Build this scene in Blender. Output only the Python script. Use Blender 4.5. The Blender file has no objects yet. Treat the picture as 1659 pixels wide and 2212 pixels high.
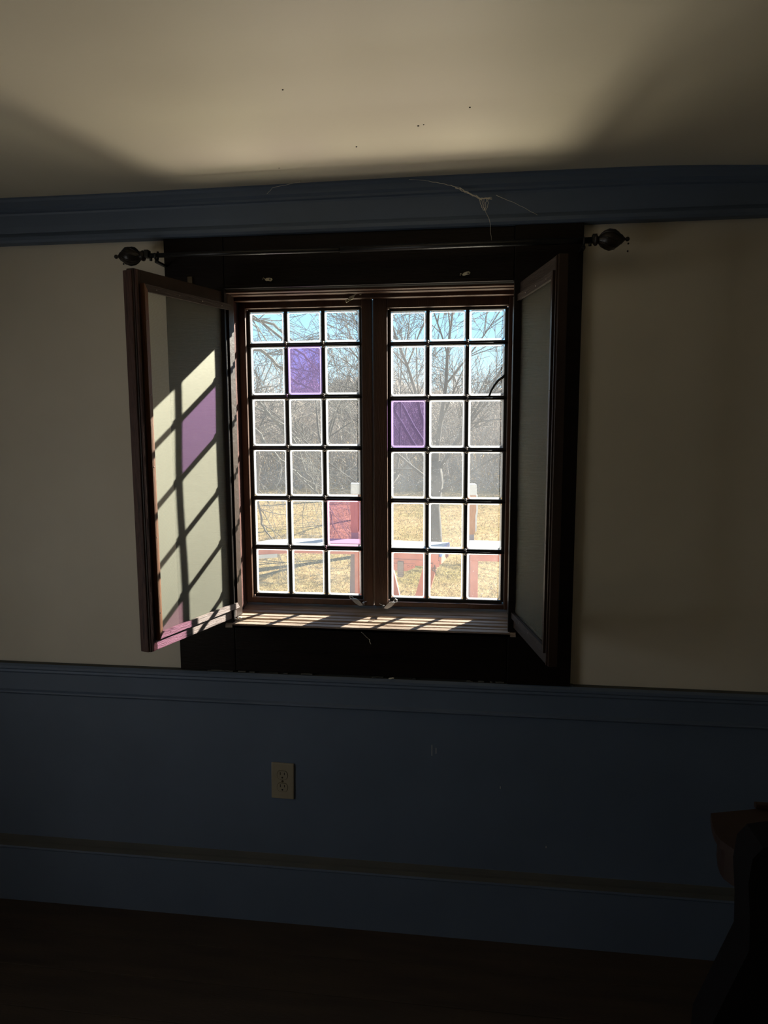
import bpy, bmesh, math, random
from mathutils import Vector, Matrix

# ------------------------------------------------------------------ camera, sky, sun, exposure
SC = bpy.context.scene
COL = SC.collection
CAM_POS = Vector((0.30, -1.993, 1.540))
YAW, PITCH, ROLL = -0.12738, -0.12691, -0.0036      # radians
cam_data = bpy.data.cameras.new('camera')
cam = bpy.data.objects.new('camera', cam_data)
COL.objects.link(cam)
cam_data.sensor_fit = 'HORIZONTAL'
cam_data.sensor_width = 36.0
cam_data.lens = 1534.0 / 1659.0 * 36.0
cam_data.clip_start = 0.02
cam_data.clip_end = 500
_f = Vector((math.sin(YAW) * math.cos(PITCH), math.cos(YAW) * math.cos(PITCH), math.sin(PITCH)))
_r0 = Vector((math.cos(YAW), -math.sin(YAW), 0))
_u0 = _r0.cross(_f)
_r = _r0 * math.cos(ROLL) + _u0 * math.sin(ROLL)
_u = _u0 * math.cos(ROLL) - _r0 * math.sin(ROLL)
cam.matrix_world = Matrix(((_r.x, _u.x, -_f.x, CAM_POS.x), (_r.y, _u.y, -_f.y, CAM_POS.y),
                           (_r.z, _u.z, -_f.z, CAM_POS.z), (0, 0, 0, 1)))
SC.camera = cam

SC.view_settings.view_transform = 'Standard'
SC.view_settings.look = 'None'
SC.view_settings.gamma = 1.0
SC.view_settings.use_curve_mapping = False
SC.view_settings.exposure = 0.0
SC.cycles.max_bounces = 10
SC.cycles.diffuse_bounces = 6
SC.cycles.transparent_max_bounces = 24
SC.cycles.use_denoising = True
SC.cycles.sample_clamp_indirect = 6.0
SC.cycles.caustics_reflective = False
SC.cycles.caustics_refractive = False

world = bpy.data.worlds.new('winter_sky')
SC.world = world
world.use_nodes = True
wn = world.node_tree
wn.nodes.clear()
w_out = wn.nodes.new('ShaderNodeOutputWorld')
w_bg = wn.nodes.new('ShaderNodeBackground')
w_ramp = wn.nodes.new('ShaderNodeValToRGB')
w_sep = wn.nodes.new('ShaderNodeSeparateXYZ')
w_tc = wn.nodes.new('ShaderNodeTexCoord')
wn.links.new(w_tc.outputs['Generated'], w_sep.inputs[0])
wn.links.new(w_sep.outputs['Z'], w_ramp.inputs[0])
wn.links.new(w_ramp.outputs[0], w_bg.inputs[0])
wn.links.new(w_bg.outputs[0], w_out.inputs[0])
cr = w_ramp.color_ramp
cr.elements[0].position = 0.0; cr.elements[0].color = (0.55, 0.74, 0.86, 1)
cr.elements[1].position = 0.9; cr.elements[1].color = (0.06, 0.22, 0.55, 1)
for p_, c_ in ((0.06, (0.46, 0.72, 0.88, 1)), (0.16, (0.26, 0.62, 0.92, 1)), (0.4, (0.14, 0.42, 0.75, 1))):
    e_ = cr.elements.new(p_); e_.color = c_
w_bg.inputs[1].default_value = 1.4

SUN_AZ, SUN_EL = math.radians(44.6), math.radians(26.5)
sun_dir = Vector((math.sin(SUN_AZ) * math.cos(SUN_EL), math.cos(SUN_AZ) * math.cos(SUN_EL), math.sin(SUN_EL)))
sd = bpy.data.lights.new('sun', 'SUN')
sd.energy = 36.0
sd.color = (1.0, 0.93, 0.80)
sd.angle = math.radians(0.53)
sun = bpy.data.objects.new('sun', sd)
COL.objects.link(sun)
sun.rotation_euler = sun_dir.to_track_quat('Z', 'Y').to_euler()
sun.location = sun_dir * 30

# added fill lamp on the ground outside, unseen below the sill, brightens the ceiling
bd = bpy.data.lights.new('yard_fill_lamp', 'AREA')
bd.shape = 'RECTANGLE'
bd.size, bd.size_y = 1.45, 1.75
bd.energy = 176.0
bd.color = (1.0, 0.88, 0.68)
yard_fill = bpy.data.objects.new('yard_fill_lamp', bd)
COL.objects.link(yard_fill)
yard_fill.location = (0.0, 1.12, -0.14)
yard_fill.rotation_euler = (math.radians(180), 0, 0)

# added fill lamp at a made-up window in the left wall, out of view
od = bpy.data.lights.new('side_fill_lamp', 'AREA')
od.shape = 'RECTANGLE'
od.size, od.size_y = 1.0, 0.9
od.energy = 7.6
od.color = (1.0, 0.93, 0.84)
side_light = bpy.data.objects.new('side_fill_lamp', od)
COL.objects.link(side_light)
side_light.location = (-1.86, -1.55, 1.15)
side_light.rotation_euler = Vector((-1, 0, 0)).to_track_quat('Z', 'Y').to_euler()

# ------------------------------------------------------------------ helpers
def tag(o, label=None, cat=None, group=None, kind=None):
    if label: o['label'] = label
    if cat: o['category'] = cat
    if group: o['group'] = group
    if kind: o['kind'] = kind
    return o

def empty(name, loc=(0, 0, 0), rz=0.0, **k):
    o = bpy.data.objects.new(name, None)
    o.empty_display_size = 0.05
    COL.objects.link(o)
    o.location = loc
    o.rotation_euler = (0, 0, rz)
    return tag(o, **k)

class MB:
    """collects shapes and links them as one mesh object"""
    def __init__(self):
        self.v, self.f, self.mi = [], [], []
        self.smooth = []
    def add(self, vs, fs, mi=0, smooth=False, m=None):
        b = len(self.v)
        for p in vs:
            p = Vector(p)
            self.v.append(m @ p if m else p)
        for f in fs:
            self.f.append([b + i for i in f]); self.mi.append(mi); self.smooth.append(smooth)
    def box(self, a, b, mi=0, bev=0.0, m=None):
        x0, y0, z0 = [min(a[i], b[i]) for i in range(3)]
        x1, y1, z1 = [max(a[i], b[i]) for i in range(3)]
        e = min(bev, (x1 - x0) / 2.01, (y1 - y0) / 2.01, (z1 - z0) / 2.01)
        if e <= 0:
            vs = [(x0, y0, z0), (x1, y0, z0), (x1, y1, z0), (x0, y1, z0), (x0, y0, z1), (x1, y0, z1), (x1, y1, z1), (x0, y1, z1)]
            fs = [(0, 3, 2, 1), (4, 5, 6, 7), (0, 1, 5, 4), (1, 2, 6, 5), (2, 3, 7, 6), (3, 0, 4, 7)]
            self.add(vs, fs, mi, False, m); return
        bm = bmesh.new()
        bmesh.ops.create_cube(bm, size=1.0)
        for v in bm.verts:
            v.co = Vector(((x0 + x1) / 2 + v.co.x * (x1 - x0), (y0 + y1) / 2 + v.co.y * (y1 - y0), (z0 + z1) / 2 + v.co.z * (z1 - z0)))
        bmesh.ops.bevel(bm, geom=bm.edges[:], offset=e, segments=2, affect='EDGES', profile=0.6)
        bm.verts.index_update()
        self.add([v.co.copy() for v in bm.verts], [[v.index for v in f.verts] for f in bm.faces], mi, False, m)
        bm.free()
    def tube(self, pts, rad, n=6, mi=0, caps=True, smooth=True, m=None):
        pts = [Vector(p) for p in pts]
        if not hasattr(rad, '__len__'): rad = [rad] * len(pts)
        vs, fs = [], []
        prev = None
        for i, p in enumerate(pts):
            t = (pts[min(i + 1, len(pts) - 1)] - pts[max(i - 1, 0)])
            t = t.normalized() if t.length > 1e-9 else Vector((0, 0, 1))
            if prev is None:
                a = Vector((0, 0, 1)) if abs(t.z) < 0.9 else Vector((1, 0, 0))
                x = t.cross(a).normalized()
            else:
                x = (prev - t * prev.dot(t))
                x = x.normalized() if x.length > 1e-6 else t.orthogonal().normalized()
            prev = x
            y = t.cross(x)
            for k in range(n):
                a = 2 * math.pi * k / n
                vs.append(p + (x * math.cos(a) + y * math.sin(a)) * rad[i])
        for i in range(len(pts) - 1):
            for k in range(n):
                k2 = (k + 1) % n
                fs.append((i * n + k, i * n + k2, (i + 1) * n + k2, (i + 1) * n + k))
        if caps:
            fs.append(tuple(range(n))[::-1])
            fs.append(tuple((len(pts) - 1) * n + k for k in range(n)))
        self.add(vs, fs, mi, smooth, m)
    def lathe(self, prof, n=24, mi=0, m=None):
        """profile (radius, height) turned about local z"""
        vs, fs = [], []
        for r, h in prof:
            for k in range(n):
                a = 2 * math.pi * k / n
                vs.append((r * math.cos(a), r * math.sin(a), h))
        for i in range(len(prof) - 1):
            for k in range(n):
                k2 = (k + 1) % n
                fs.append((i * n + k, i * n + k2, (i + 1) * n + k2, (i + 1) * n + k))
        fs.append(tuple(range(n))[::-1]); fs.append(tuple((len(prof) - 1) * n + k for k in range(n)))
        self.add(vs, fs, mi, True, m)
    def prism(self, poly, axis, a, b, mi=0, m=None, smooth=False):
        """polygon (2-D) pushed along an axis: axis 'x' polygon (y,z); 'y' polygon (x,z); 'z' polygon (x,y)"""
        def P(u, v, w):
            return {'x': (w, u, v), 'y': (u, w, v), 'z': (u, v, w)}[axis]
        n = len(poly)
        vs = [P(u, v, a) for u, v in poly] + [P(u, v, b) for u, v in poly]
        fs = [(i, (i + 1) % n, n + (i + 1) % n, n + i) for i in range(n)]
        self.add(vs, fs, mi, smooth, m)
        self.add(vs, [tuple(range(n))[::-1], tuple(range(n, 2 * n))], mi, False, m)
    def ball(self, c, r, mi=0, seg=10, sc=(1, 1, 1)):
        prof = [(max(1e-4, r * math.sin(math.pi * i / 6)), -r * math.cos(math.pi * i / 6)) for i in range(7)]
        self.lathe(prof, seg, mi, Matrix.Translation(Vector(c)) @ Matrix.Diagonal((*sc, 1)))
    def build(self, name, mats, parent=None, fix=True):
        me = bpy.data.meshes.new(name)
        me.from_pydata([tuple(p) for p in self.v], [], self.f)
        mats = mats if isinstance(mats, (list, tuple)) else [mats]
        for mm in mats: me.materials.append(mm)
        me.polygons.foreach_set('material_index', self.mi)
        me.polygons.foreach_set('use_smooth', self.smooth)
        me.update()
        if fix:
            bm = bmesh.new(); bm.from_mesh(me)
            bmesh.ops.recalc_face_normals(bm, faces=bm.faces[:])
            bm.to_mesh(me); bm.free()
        o = bpy.data.objects.new(name, me)
        COL.objects.link(o)
        if parent: o.parent = parent
        return o

def lerp(a, b, t): return a + (b - a) * t

# ------------------------------------------------------------------ materials
def new_mat(name):
    m = bpy.data.materials.new(name); m.use_nodes = True
    nt = m.node_tree; nt.nodes.clear()
    out = nt.nodes.new('ShaderNodeOutputMaterial')
    return m, nt, out

def noise(nt, scale, detail=4, rough=0.55, vec_scale=None, dist=0.0):
    tc = nt.nodes.new('ShaderNodeTexCoord')
    mp = nt.nodes.new('ShaderNodeMapping')
    if vec_scale: mp.inputs['Scale'].default_value = vec_scale
    nz = nt.nodes.new('ShaderNodeTexNoise')
    nz.inputs['Scale'].default_value = scale
    nz.inputs['Detail'].default_value = detail
    nz.inputs['Roughness'].default_value = rough
    nz.inputs['Distortion'].default_value = dist
    nt.links.new(tc.outputs['Object'], mp.inputs[0])
    nt.links.new(mp.outputs[0], nz.inputs['Vector'])
    return nz.outputs[0]

def ramp(nt, src, stops):
    r = nt.nodes.new('ShaderNodeValToRGB')
    e = r.color_ramp.elements
    e[0].position, e[0].color = stops[0][0], (*stops[0][1], 1)
    e[1].position, e[1].color = stops[-1][0], (*stops[-1][1], 1)
    for p, c in stops[1:-1]:
        q = e.new(p); q.color = (*c, 1)
    nt.links.new(src, r.inputs[0])
    return r.outputs[0]

def paint(name, stops, scale=6, rough=0.6, bump=0.0, bump_scale=60, vec=None, metal=0.0, spec=0.5, detail=4, bump_vec=None, bump_dist=0.002, dist=0.0):
    m, nt, out = new_mat(name)
    b = nt.nodes.new('ShaderNodeBsdfPrincipled')
    nt.links.new(b.outputs[0], out.inputs[0])
    if len(stops) == 1:
        b.inputs['Base Color'].default_value = (*stops[0], 1)
    else:
        n_ = len(stops)
        st = [(0.3 + 0.4 * i / (n_ - 1), c) for i, c in enumerate(stops)]
        nt.links.new(ramp(nt, noise(nt, scale, detail, vec_scale=vec, dist=dist), st), b.inputs['Base Color'])
    b.inputs['Roughness'].default_value = rough
    b.inputs['Metallic'].default_value = metal
    b.inputs['Specular IOR Level'].default_value = spec
    if bump:
        bp = nt.nodes.new('ShaderNodeBump')
        bp.inputs['Strength'].default_value = bump
        bp.inputs['Distance'].default_value = bump_dist
        nt.links.new(noise(nt, bump_scale, 5, vec_scale=bump_vec or vec), bp.inputs['Height'])
        nt.links.new(bp.outputs[0], b.inputs['Normal'])
    return m

M = {}
M['plaster'] = paint('cream wall paint', [(0.54, 0.49, 0.40), (0.62, 0.565, 0.465)], 2.2, 0.62, 0.25, 14, bump_dist=0.004)
M['ceiling'] = paint('cream ceiling paint', [(0.66, 0.60, 0.47), (0.71, 0.65, 0.52)], 1.6, 0.42, 0.35, 5, bump_dist=0.006, spec=0.35)
M['blue'] = paint('slate blue woodwork paint', [(0.0825, 0.1125, 0.1650), (0.1000, 0.1350, 0.1975)], 3.0, 0.55, 0.25, 30, vec=(1, 1, 1))
M['ledge'] = paint('dusty worn blue paint', [(0.0496, 0.0528, 0.0496), (0.0704, 0.0688, 0.0592)], 14, 0.8, 0.3, 60, vec=(0.4, 1, 1))
M['floor'] = paint('dark stained floorboards', [(0.028, 0.018, 0.011), (0.052, 0.034, 0.020)], 3, 0.6, 0.4, 40, vec=(1, 8, 1))
M['dark_wood'] = paint('near black shaded wood', [(0.020, 0.011, 0.008), (0.034, 0.019, 0.012)], 9, 0.42, 0.5, 60, vec=(1, 1, 1), spec=0.35)  # screen frame wood with the shade on it put into its colour
M['casing'] = paint('black stained casing wood', [(0.0043, 0.0029, 0.0025), (0.0086, 0.0047, 0.0036)], 5, 0.45, 0.4, 30, vec=(1, 1, 6), spec=0.15)
M['sash'] = paint('red brown window wood', [(0.0450, 0.0195, 0.0105), (0.0788, 0.0338, 0.0165)], 7, 0.45, 0.5, 60, vec=(6, 6, 0.6), spec=0.4)
M['screen_wood'] = paint('worn brown screen frame', [(0.0403, 0.0164, 0.0114), (0.0756, 0.0378, 0.0302), (0.0126, 0.0055, 0.0046)], 40, 0.6, 1.0, 120, vec=(4, 4, 0.35), spec=0.3)
M['jamb_wood'] = paint('rough dark red jamb', [(0.1375, 0.0660, 0.0550), (0.0550, 0.0193, 0.0154), (0.0193, 0.0077, 0.0066)], 60, 0.7, 1.0, 120, vec=(4, 4, 0.35), spec=0.15)
M['strip_wood'] = paint('orange brown moulding strip', [(0.1120, 0.0440, 0.0200), (0.1520, 0.0680, 0.0320)], 22, 0.5, 0.7, 100, vec=(3, 3, 0.4))
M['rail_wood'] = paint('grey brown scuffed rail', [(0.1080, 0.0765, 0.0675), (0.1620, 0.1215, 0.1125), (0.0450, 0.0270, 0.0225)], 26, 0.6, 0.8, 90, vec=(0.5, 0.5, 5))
M['rail_dark'] = paint('grey brown shaded rail', [(0.0330, 0.0240, 0.0204), (0.0540, 0.0408, 0.0360)], 26, 0.6, 0.6, 90, vec=(0.5, 0.5, 5), spec=0.2)  # darker copy of rail_wood, shade put into its colour
M['sill_wood'] = paint('pale worn sill wood', [(0.2175, 0.1522, 0.1087), (0.3335, 0.2537, 0.1958), (0.4205, 0.3407, 0.2755)], 18, 0.5, 0.8, 70, vec=(0.5, 5, 5))
M['lead'] = paint('dark lead came', [(0.015, 0.014, 0.014), (0.032, 0.028, 0.026)], 60, 0.45, 0.3, 200, metal=0.3)
M['solder'] = paint('grey solder', [(0.25, 0.22, 0.20)], 10, 0.45, metal=0.6)
M['iron'] = paint('black iron', [(0.010, 0.010, 0.011), (0.018, 0.017, 0.017)], 40, 0.38, 0.2, 120, metal=0.4)
M['bronze'] = paint('dark bronze finial', [(0.0100, 0.0065, 0.0060), (0.0180, 0.0120, 0.0090)], 40, 0.36, 0.3, 120, metal=0.2)
M['steel'] = paint('scuffed grey metal', [(0.42, 0.42, 0.44), (0.60, 0.60, 0.60)], 90, 0.35, metal=0.7)
M['cream_metal'] = paint('cream painted metal', [(0.52, 0.48, 0.34), (0.62, 0.58, 0.44)], 80, 0.5)
M['ivory'] = paint('aged ivory plastic', [(0.2550, 0.2210, 0.1615), (0.2890, 0.2550, 0.1870)], 20, 0.4)
M['slot'] = paint('outlet slot black', [(0.008, 0.006, 0.005)], 5, 0.7)
M['groove'] = paint('brown grime', [(0.07, 0.05, 0.025)], 5, 0.8)
M['web'] = paint('dusty cobweb', [(0.72, 0.66, 0.54), (0.84, 0.78, 0.66)], 200, 0.9)
M['cabinet'] = paint('dark red brown varnish', [(0.0175, 0.0063, 0.0035), (0.0262, 0.0098, 0.0052)], 8, 0.6, 0.3, 50, vec=(0.6, 3, 3))
M['black_panel'] = paint('black cabinet interior', [(0.004, 0.003, 0.003), (0.006, 0.005, 0.005)], 8, 0.9, spec=0.1)
M['bark'] = paint('grey brown bark', [(0.0228, 0.0193, 0.0175), (0.0421, 0.0369, 0.0333), (0.0597, 0.0527, 0.0474)], 20, 0.9, 0.6, 60, vec=(1, 1, 0.4))
M['bark_pale'] = paint('pale grey twig bark', [(0.0527, 0.0486, 0.0405), (0.0972, 0.0911, 0.0769)], 12, 0.85, 0.4, 60)
M['brush'] = paint('dry brush stems', [(0.1900, 0.1504, 0.1268), (0.3010, 0.2534, 0.2138), (0.3960, 0.3168, 0.2534)], 1.4, 0.95)
M['red_paint'] = paint('faded red outdoor paint', [(0.2959, 0.0677, 0.0418), (0.3732, 0.1029, 0.0677)], 9, 0.6, 0.3, 40)
M['white_paint'] = paint('white outdoor paint', [(0.3003, 0.3046, 0.3175), (0.3604, 0.3604, 0.3647)], 14, 0.5, 0.3, 60, vec=(0.5, 6, 6))
M['blue_paint'] = paint('bright blue outdoor paint', [(0.0386, 0.0902, 0.3089), (0.0579, 0.1222, 0.3732)], 9, 0.5)
M['tan_wood'] = paint('orange brown weathered timber', [(0.2188, 0.0837, 0.0290), (0.2959, 0.1287, 0.0514)], 16, 0.7, 0.4, 60, vec=(4, 4, 0.6))
M['grey_wood'] = paint('lavender grey timber', [(0.1115, 0.1030, 0.1287), (0.1544, 0.1416, 0.1716)], 9, 0.7)
M['outer_wall'] = paint('outer wall render', [(0.35, 0.33, 0.30)], 5, 0.9)

def grass_mat():
    m, nt, out = new_mat('dry winter grass')
    b = nt.nodes.new('ShaderNodeBsdfPrincipled')
    nt.links.new(b.outputs[0], out.inputs[0])
    a = ramp(nt, noise(nt, 0.9, 6, 0.65), [(0.34, (0.15, 0.115, 0.045)), (0.5, (0.215, 0.152, 0.076)), (0.66, (0.25, 0.178, 0.095))])
    c = ramp(nt, noise(nt, 16, 6, 0.7, vec_scale=(1, 0.5, 1)), [(0.36, (0.60, 0.55, 0.48)), (0.56, (1.0, 1.0, 1.0))])
    mx = nt.nodes.new('ShaderNodeMix'); mx.data_type = 'RGBA'; mx.blend_type = 'MULTIPLY'
    mx.inputs[0].default_value = 1.0
    nt.links.new(a, mx.inputs[6]); nt.links.new(c, mx.inputs[7])
    nt.links.new(mx.outputs[2], b.inputs['Base Color'])
    b.inputs['Roughness'].default_value = 1.0
    b.inputs['Specular IOR Level'].default_value = 0.0
    bp = nt.nodes.new('ShaderNodeBump'); bp.inputs['Strength'].default_value = 0.6; bp.inputs['Distance'].default_value = 0.05
    nt.links.new(noise(nt, 12, 5), bp.inputs['Height']); nt.links.new(bp.outputs[0], b.inputs['Normal'])
    return m
M['grass'] = grass_mat()
M['blade'] = paint('dry grass blades', [(0.1996, 0.1568, 0.0665), (0.2946, 0.2281, 0.1140), (0.1615, 0.1568, 0.0618)], 2.0, 1.0)
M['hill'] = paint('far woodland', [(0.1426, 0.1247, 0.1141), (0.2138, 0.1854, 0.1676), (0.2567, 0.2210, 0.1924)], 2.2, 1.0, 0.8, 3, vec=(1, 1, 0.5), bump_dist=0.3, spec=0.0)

def glass_mat(name, tint, veil, speck=0.25, edge=True, cols=None, rows=None, veil_col=(0.84, 0.90, 0.98)):
    """old dirty glass: clear tinted glass with a film of dust that catches the sun, thicker round the rim"""
    m, nt, out = new_mat(name)
    tr = nt.nodes.new('ShaderNodeBsdfTransparent'); tr.inputs[0].default_value = (*tint, 1)
    gl = nt.nodes.new('ShaderNodeBsdfGlossy'); gl.inputs['Roughness'].default_value = 0.05
    fr = nt.nodes.new('ShaderNodeFresnel'); fr.inputs[0].default_value = 1.45
    tl = nt.nodes.new('ShaderNodeBsdfTranslucent'); tl.inputs[0].default_value = (*veil_col, 1)
    m1 = nt.nodes.new('ShaderNodeMixShader')   # clear / dust
    m2 = nt.nodes.new('ShaderNodeMixShader')   # + gloss
    nt.links.new(tr.outputs[0], m1.inputs[1]); nt.links.new(tl.outputs[0], m1.inputs[2])
    nt.links.new(fr.outputs[0], m2.inputs[0]); nt.links.new(m1.outputs[0], m2.inputs[1]); nt.links.new(gl.outputs[0], m2.inputs[2])
    nt.links.new(m2.outputs[0], out.inputs[0])
    def math_(op, a, b=None, clamp=False):
        n_ = nt.nodes.new('ShaderNodeMath'); n_.operation = op; n_.use_clamp = clamp
        for i, s in enumerate((a, b)):
            if s is None: continue
            if isinstance(s, (int, float)): n_.inputs[i].default_value = s
            else: nt.links.new(s, n_.inputs[i])
        return n_.outputs[0]
    n1 = noise(nt, 9, 5, 0.6)
    base = math_('ADD', math_('MULTIPLY', math_('SUBTRACT', n1, 0.25, True), veil * 0.25), veil * 0.22)
    n2 = noise(nt, 320, 2, 0.5)
    sp = math_('MULTIPLY', math_('SUBTRACT', n2, 0.70, True), speck * 5)
    fac = math_('ADD', base, sp, True)
    at = nt.nodes.new('ShaderNodeAttribute'); at.attribute_name = 'rim'
    fac = math_('ADD', fac, math_('MULTIPLY', at.outputs['Fac'], 0.80), True)
    nt.links.new(fac, m1.inputs[0])
    rc_ = nt.nodes.new('ShaderNodeMix'); rc_.data_type = 'RGBA'
    rc_.inputs[6].default_value = (*veil_col, 1); rc_.inputs[7].default_value = (*[v * .20 for v in veil_col], 1)   # putty and grime packed at the rim
    nt.links.new(at.outputs['Fac'], rc_.inputs[0]); nt.links.new(rc_.outputs[2], tl.inputs[0])
    return m
M['glass'] = glass_mat('dusty clear glass', (0.90, 0.95, 0.96), 0.10)
M['glass_dirty'] = glass_mat('dustier clear glass', (0.88, 0.92, 0.93), 0.14, 0.5)
M['glass_violet'] = glass_mat('violet glass', (0.37, 0.23, 0.56), 0.16, veil_col=(0.55, 0.45, 0.95))
M['glass_purple'] = glass_mat('purple glass', (0.36, 0.28, 0.60), 0.12, 0.4, veil_col=(0.55, 0.42, 0.85))
M['glass_pink'] = glass_mat('pink lilac glass', (0.66, 0.40, 0.62), 0.10, veil_col=(0.85, 0.55, 0.80))

def mesh_cloth():
    m, nt, out = new_mat('woven insect screen')
    tc = nt.nodes.new('ShaderNodeTexCoord')
    tr = nt.nodes.new('ShaderNodeBsdfTransparent'); tr.inputs[0].default_value = (0.92, 0.92, 0.88, 1)
    df = nt.nodes.new('ShaderNodeBsdfDiffuse')
    tl = nt.nodes.new('ShaderNodeBsdfTranslucent')
    sep = nt.nodes.new('ShaderNodeSeparateXYZ'); nt.links.new(tc.outputs['Object'], sep.inputs[0])
    def thread(ax, pitch):
        k = nt.nodes.new('ShaderNodeMath'); k.operation = 'MULTIPLY'; k.inputs[1].default_value = 2 * math.pi / pitch
        nt.links.new(sep.outputs[ax], k.inputs[0])
        q = nt.nodes.new('ShaderNodeMath'); q.operation = 'COSINE'; nt.links.new(k.outputs[0], q.inputs[0])
        return q.outputs[0]
    mx_ = nt.nodes.new('ShaderNodeMath'); mx_.operation = 'MAXIMUM'
    nt.links.new(thread('X', .0019), mx_.inputs[0]); nt.links.new(thread('Z', .0019), mx_.inputs[1])
    colr = ramp(nt, noise(nt, 5, 4, 0.6, vec_scale=(3, 3, 1)), [(0.3, (0.22, 0.23, 0.19)), (0.7, (0.28, 0.29, 0.24))])
    nt.links.new(colr, df.inputs[0]); nt.links.new(colr, tl.inputs[0])
    a = nt.nodes.new('ShaderNodeMixShader'); a.inputs[0].default_value = 0.10
    nt.links.new(df.outputs[0], a.inputs[1]); nt.links.new(tl.outputs[0], a.inputs[2])
    gl_ = nt.nodes.new('ShaderNodeBsdfGlossy'); gl_.inputs['Roughness'].default_value = 0.62      # metal wire glint
    gl_.inputs[0].default_value = (0.62, 0.60, 0.50, 1)
    a2 = nt.nodes.new('ShaderNodeMixShader'); a2.inputs[0].default_value = 0.55
    nt.links.new(a.outputs[0], a2.inputs[1]); nt.links.new(gl_.outputs[0], a2.inputs[2])
    a = a2
    b = nt.nodes.new('ShaderNodeMixShader')
    mr = nt.nodes.new('ShaderNodeMapRange')
    mr.inputs['From Min'].default_value = -0.4; mr.inputs['From Max'].default_value = 1.0
    mr.inputs['To Min'].default_value = 0.07; mr.inputs['To Max'].default_value = 0.40
    nt.links.new(mx_.outputs[0], mr.inputs['Value'])
    nt.links.new(mr.outputs[0], b.inputs[0])
    nt.links.new(tr.outputs[0], b.inputs[1]); nt.links.new(a.outputs[0], b.inputs[2])
    nt.links.new(b.outputs[0], out.inputs[0])
    return m
M['mesh'] = mesh_cloth()

# ------------------------------------------------------------------ room shell
XL, XR, YB = -1.75, 2.0, -4.2
CZ = 2.171
WT = 0.155                                # the wall is this thick at the window
ox0, ox1, oz0, oz1 = -0.410, 0.412, 0.945, 1.905    # window opening
yard_z = -0.22

def ceil_z(x, y):
    """old plaster: sags a little towards the right of the window wall"""
    s = 0.0
    if x > 0.72: s -= 0.013 * min(1, (x - 0.72) / 0.35) ** 1.3 * max(0, 1 + y / 0.8)
    s += 0.0022 * math.sin(x * 3.1 + 0.7) * max(0, 1 + y / 1.5) + 0.002 * math.sin(y * 2.3 + x)
    return CZ + s

w = MB()
Y0, Y1 = 0.0, WT
w.box((XL - .1, Y0, yard_z - .3), (ox0, Y1, 2.45)); w.box((ox1, Y0, yard_z - .3), (XR + .1, Y1, 2.45))
w.box((ox0, Y0, yard_z - .3), (ox1, Y1, oz0)); w.box((ox0, Y0, oz1), (ox1, Y1, 2.45))
tag(w.build('wall_back', M['plaster']), 'cream plaster wall around the window above the blue wainscot', 'wall', kind='structure')
w = MB()
for a_, b_ in (((YB, -.1), (-2.05, 2.45)), ((-1.05, -.1), (0, 2.45)), ((-2.05, -.1), (-1.05, .70)), ((-2.05, 1.60), (-1.05, 2.45))):
    w.box((XL - .1, a_[0], a_[1]), (XL, b_[0], b_[1]))
tag(w.build('wall_left', M['plaster']), 'cream plaster wall left of the window wall', 'wall', kind='structure')
w = MB(); w.box((XR, YB, -.1), (XR + .1, 0, 2.45))
tag(w.build('wall_right', M['plaster']), 'cream plaster wall right of the window wall', 'wall', kind='structure')
w = MB(); w.box((XL - .1, YB - .1, -.1), (XR + .1, YB, 2.45))
tag(w.build('wall_front', M['plaster']), 'cream plaster wall behind the viewer', 'wall', kind='structure')

w2 = empty('added_window', (XL - .05, -1.55, .70), kind='structure', label='plain window opening added in the left wall, out of view, for fill light', cat='window')  # made-up opening, cut to bring fill light into the room
w = MB()
for a_, b_ in (((-.5, 0), (-.46, .9)), ((.46, 0), (.5, .9)), ((-.46, 0), (.46, .04)), ((-.46, .86), (.46, .9)), ((-.015, .04), (.015, .86)), ((-.46, .44), (.46, .46))):
    w.box((-.03, a_[0], a_[1]), (.03, b_[0], b_[1]))
w.build('window_frame', M['casing'], w2)
c = MB()
nx, ny = 60, 40
vs, fs = [], []
for j in range(ny + 1):
    for i in range(nx + 1):
        x = lerp(XL, XR, i / nx); y = lerp(YB, 0.0, (j / ny) ** 0.7)
        vs.append((x, y, ceil_z(x, y)))
for j in range(ny):
    for i in range(nx):
        a = j * (nx + 1) + i
        fs.append((a, a + 1, a + nx + 2, a + nx + 1))
c.add(vs, fs, 0, True)
c.box((XL - .1, YB - .1, 2.2), (XR + .1, WT, 2.45))
tag(c.build('ceiling', M['ceiling'], fix=False), 'cream painted plaster ceiling, gently uneven', 'ceiling', kind='structure')

fl = MB()
bw = 0.13
n_b = int((XR - XL) / bw) + 1
random.seed(3)
yy = YB
while yy < 0:
    y2 = min(0.0, yy + 0.135)
    fl.box((XL, yy, -0.05), (XR, y2 - 0.002, random.uniform(-0.0008, 0.0)), bev=0.001)
    yy += 0.135
fl.box((XL - .1, YB - .1, -0.12), (XR + .1, 0, -0.045))
fl_o = fl.build('floor', M['floor'])
tag(fl_o, 'very dark stained board floor', 'floor', kind='structure')

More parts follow.
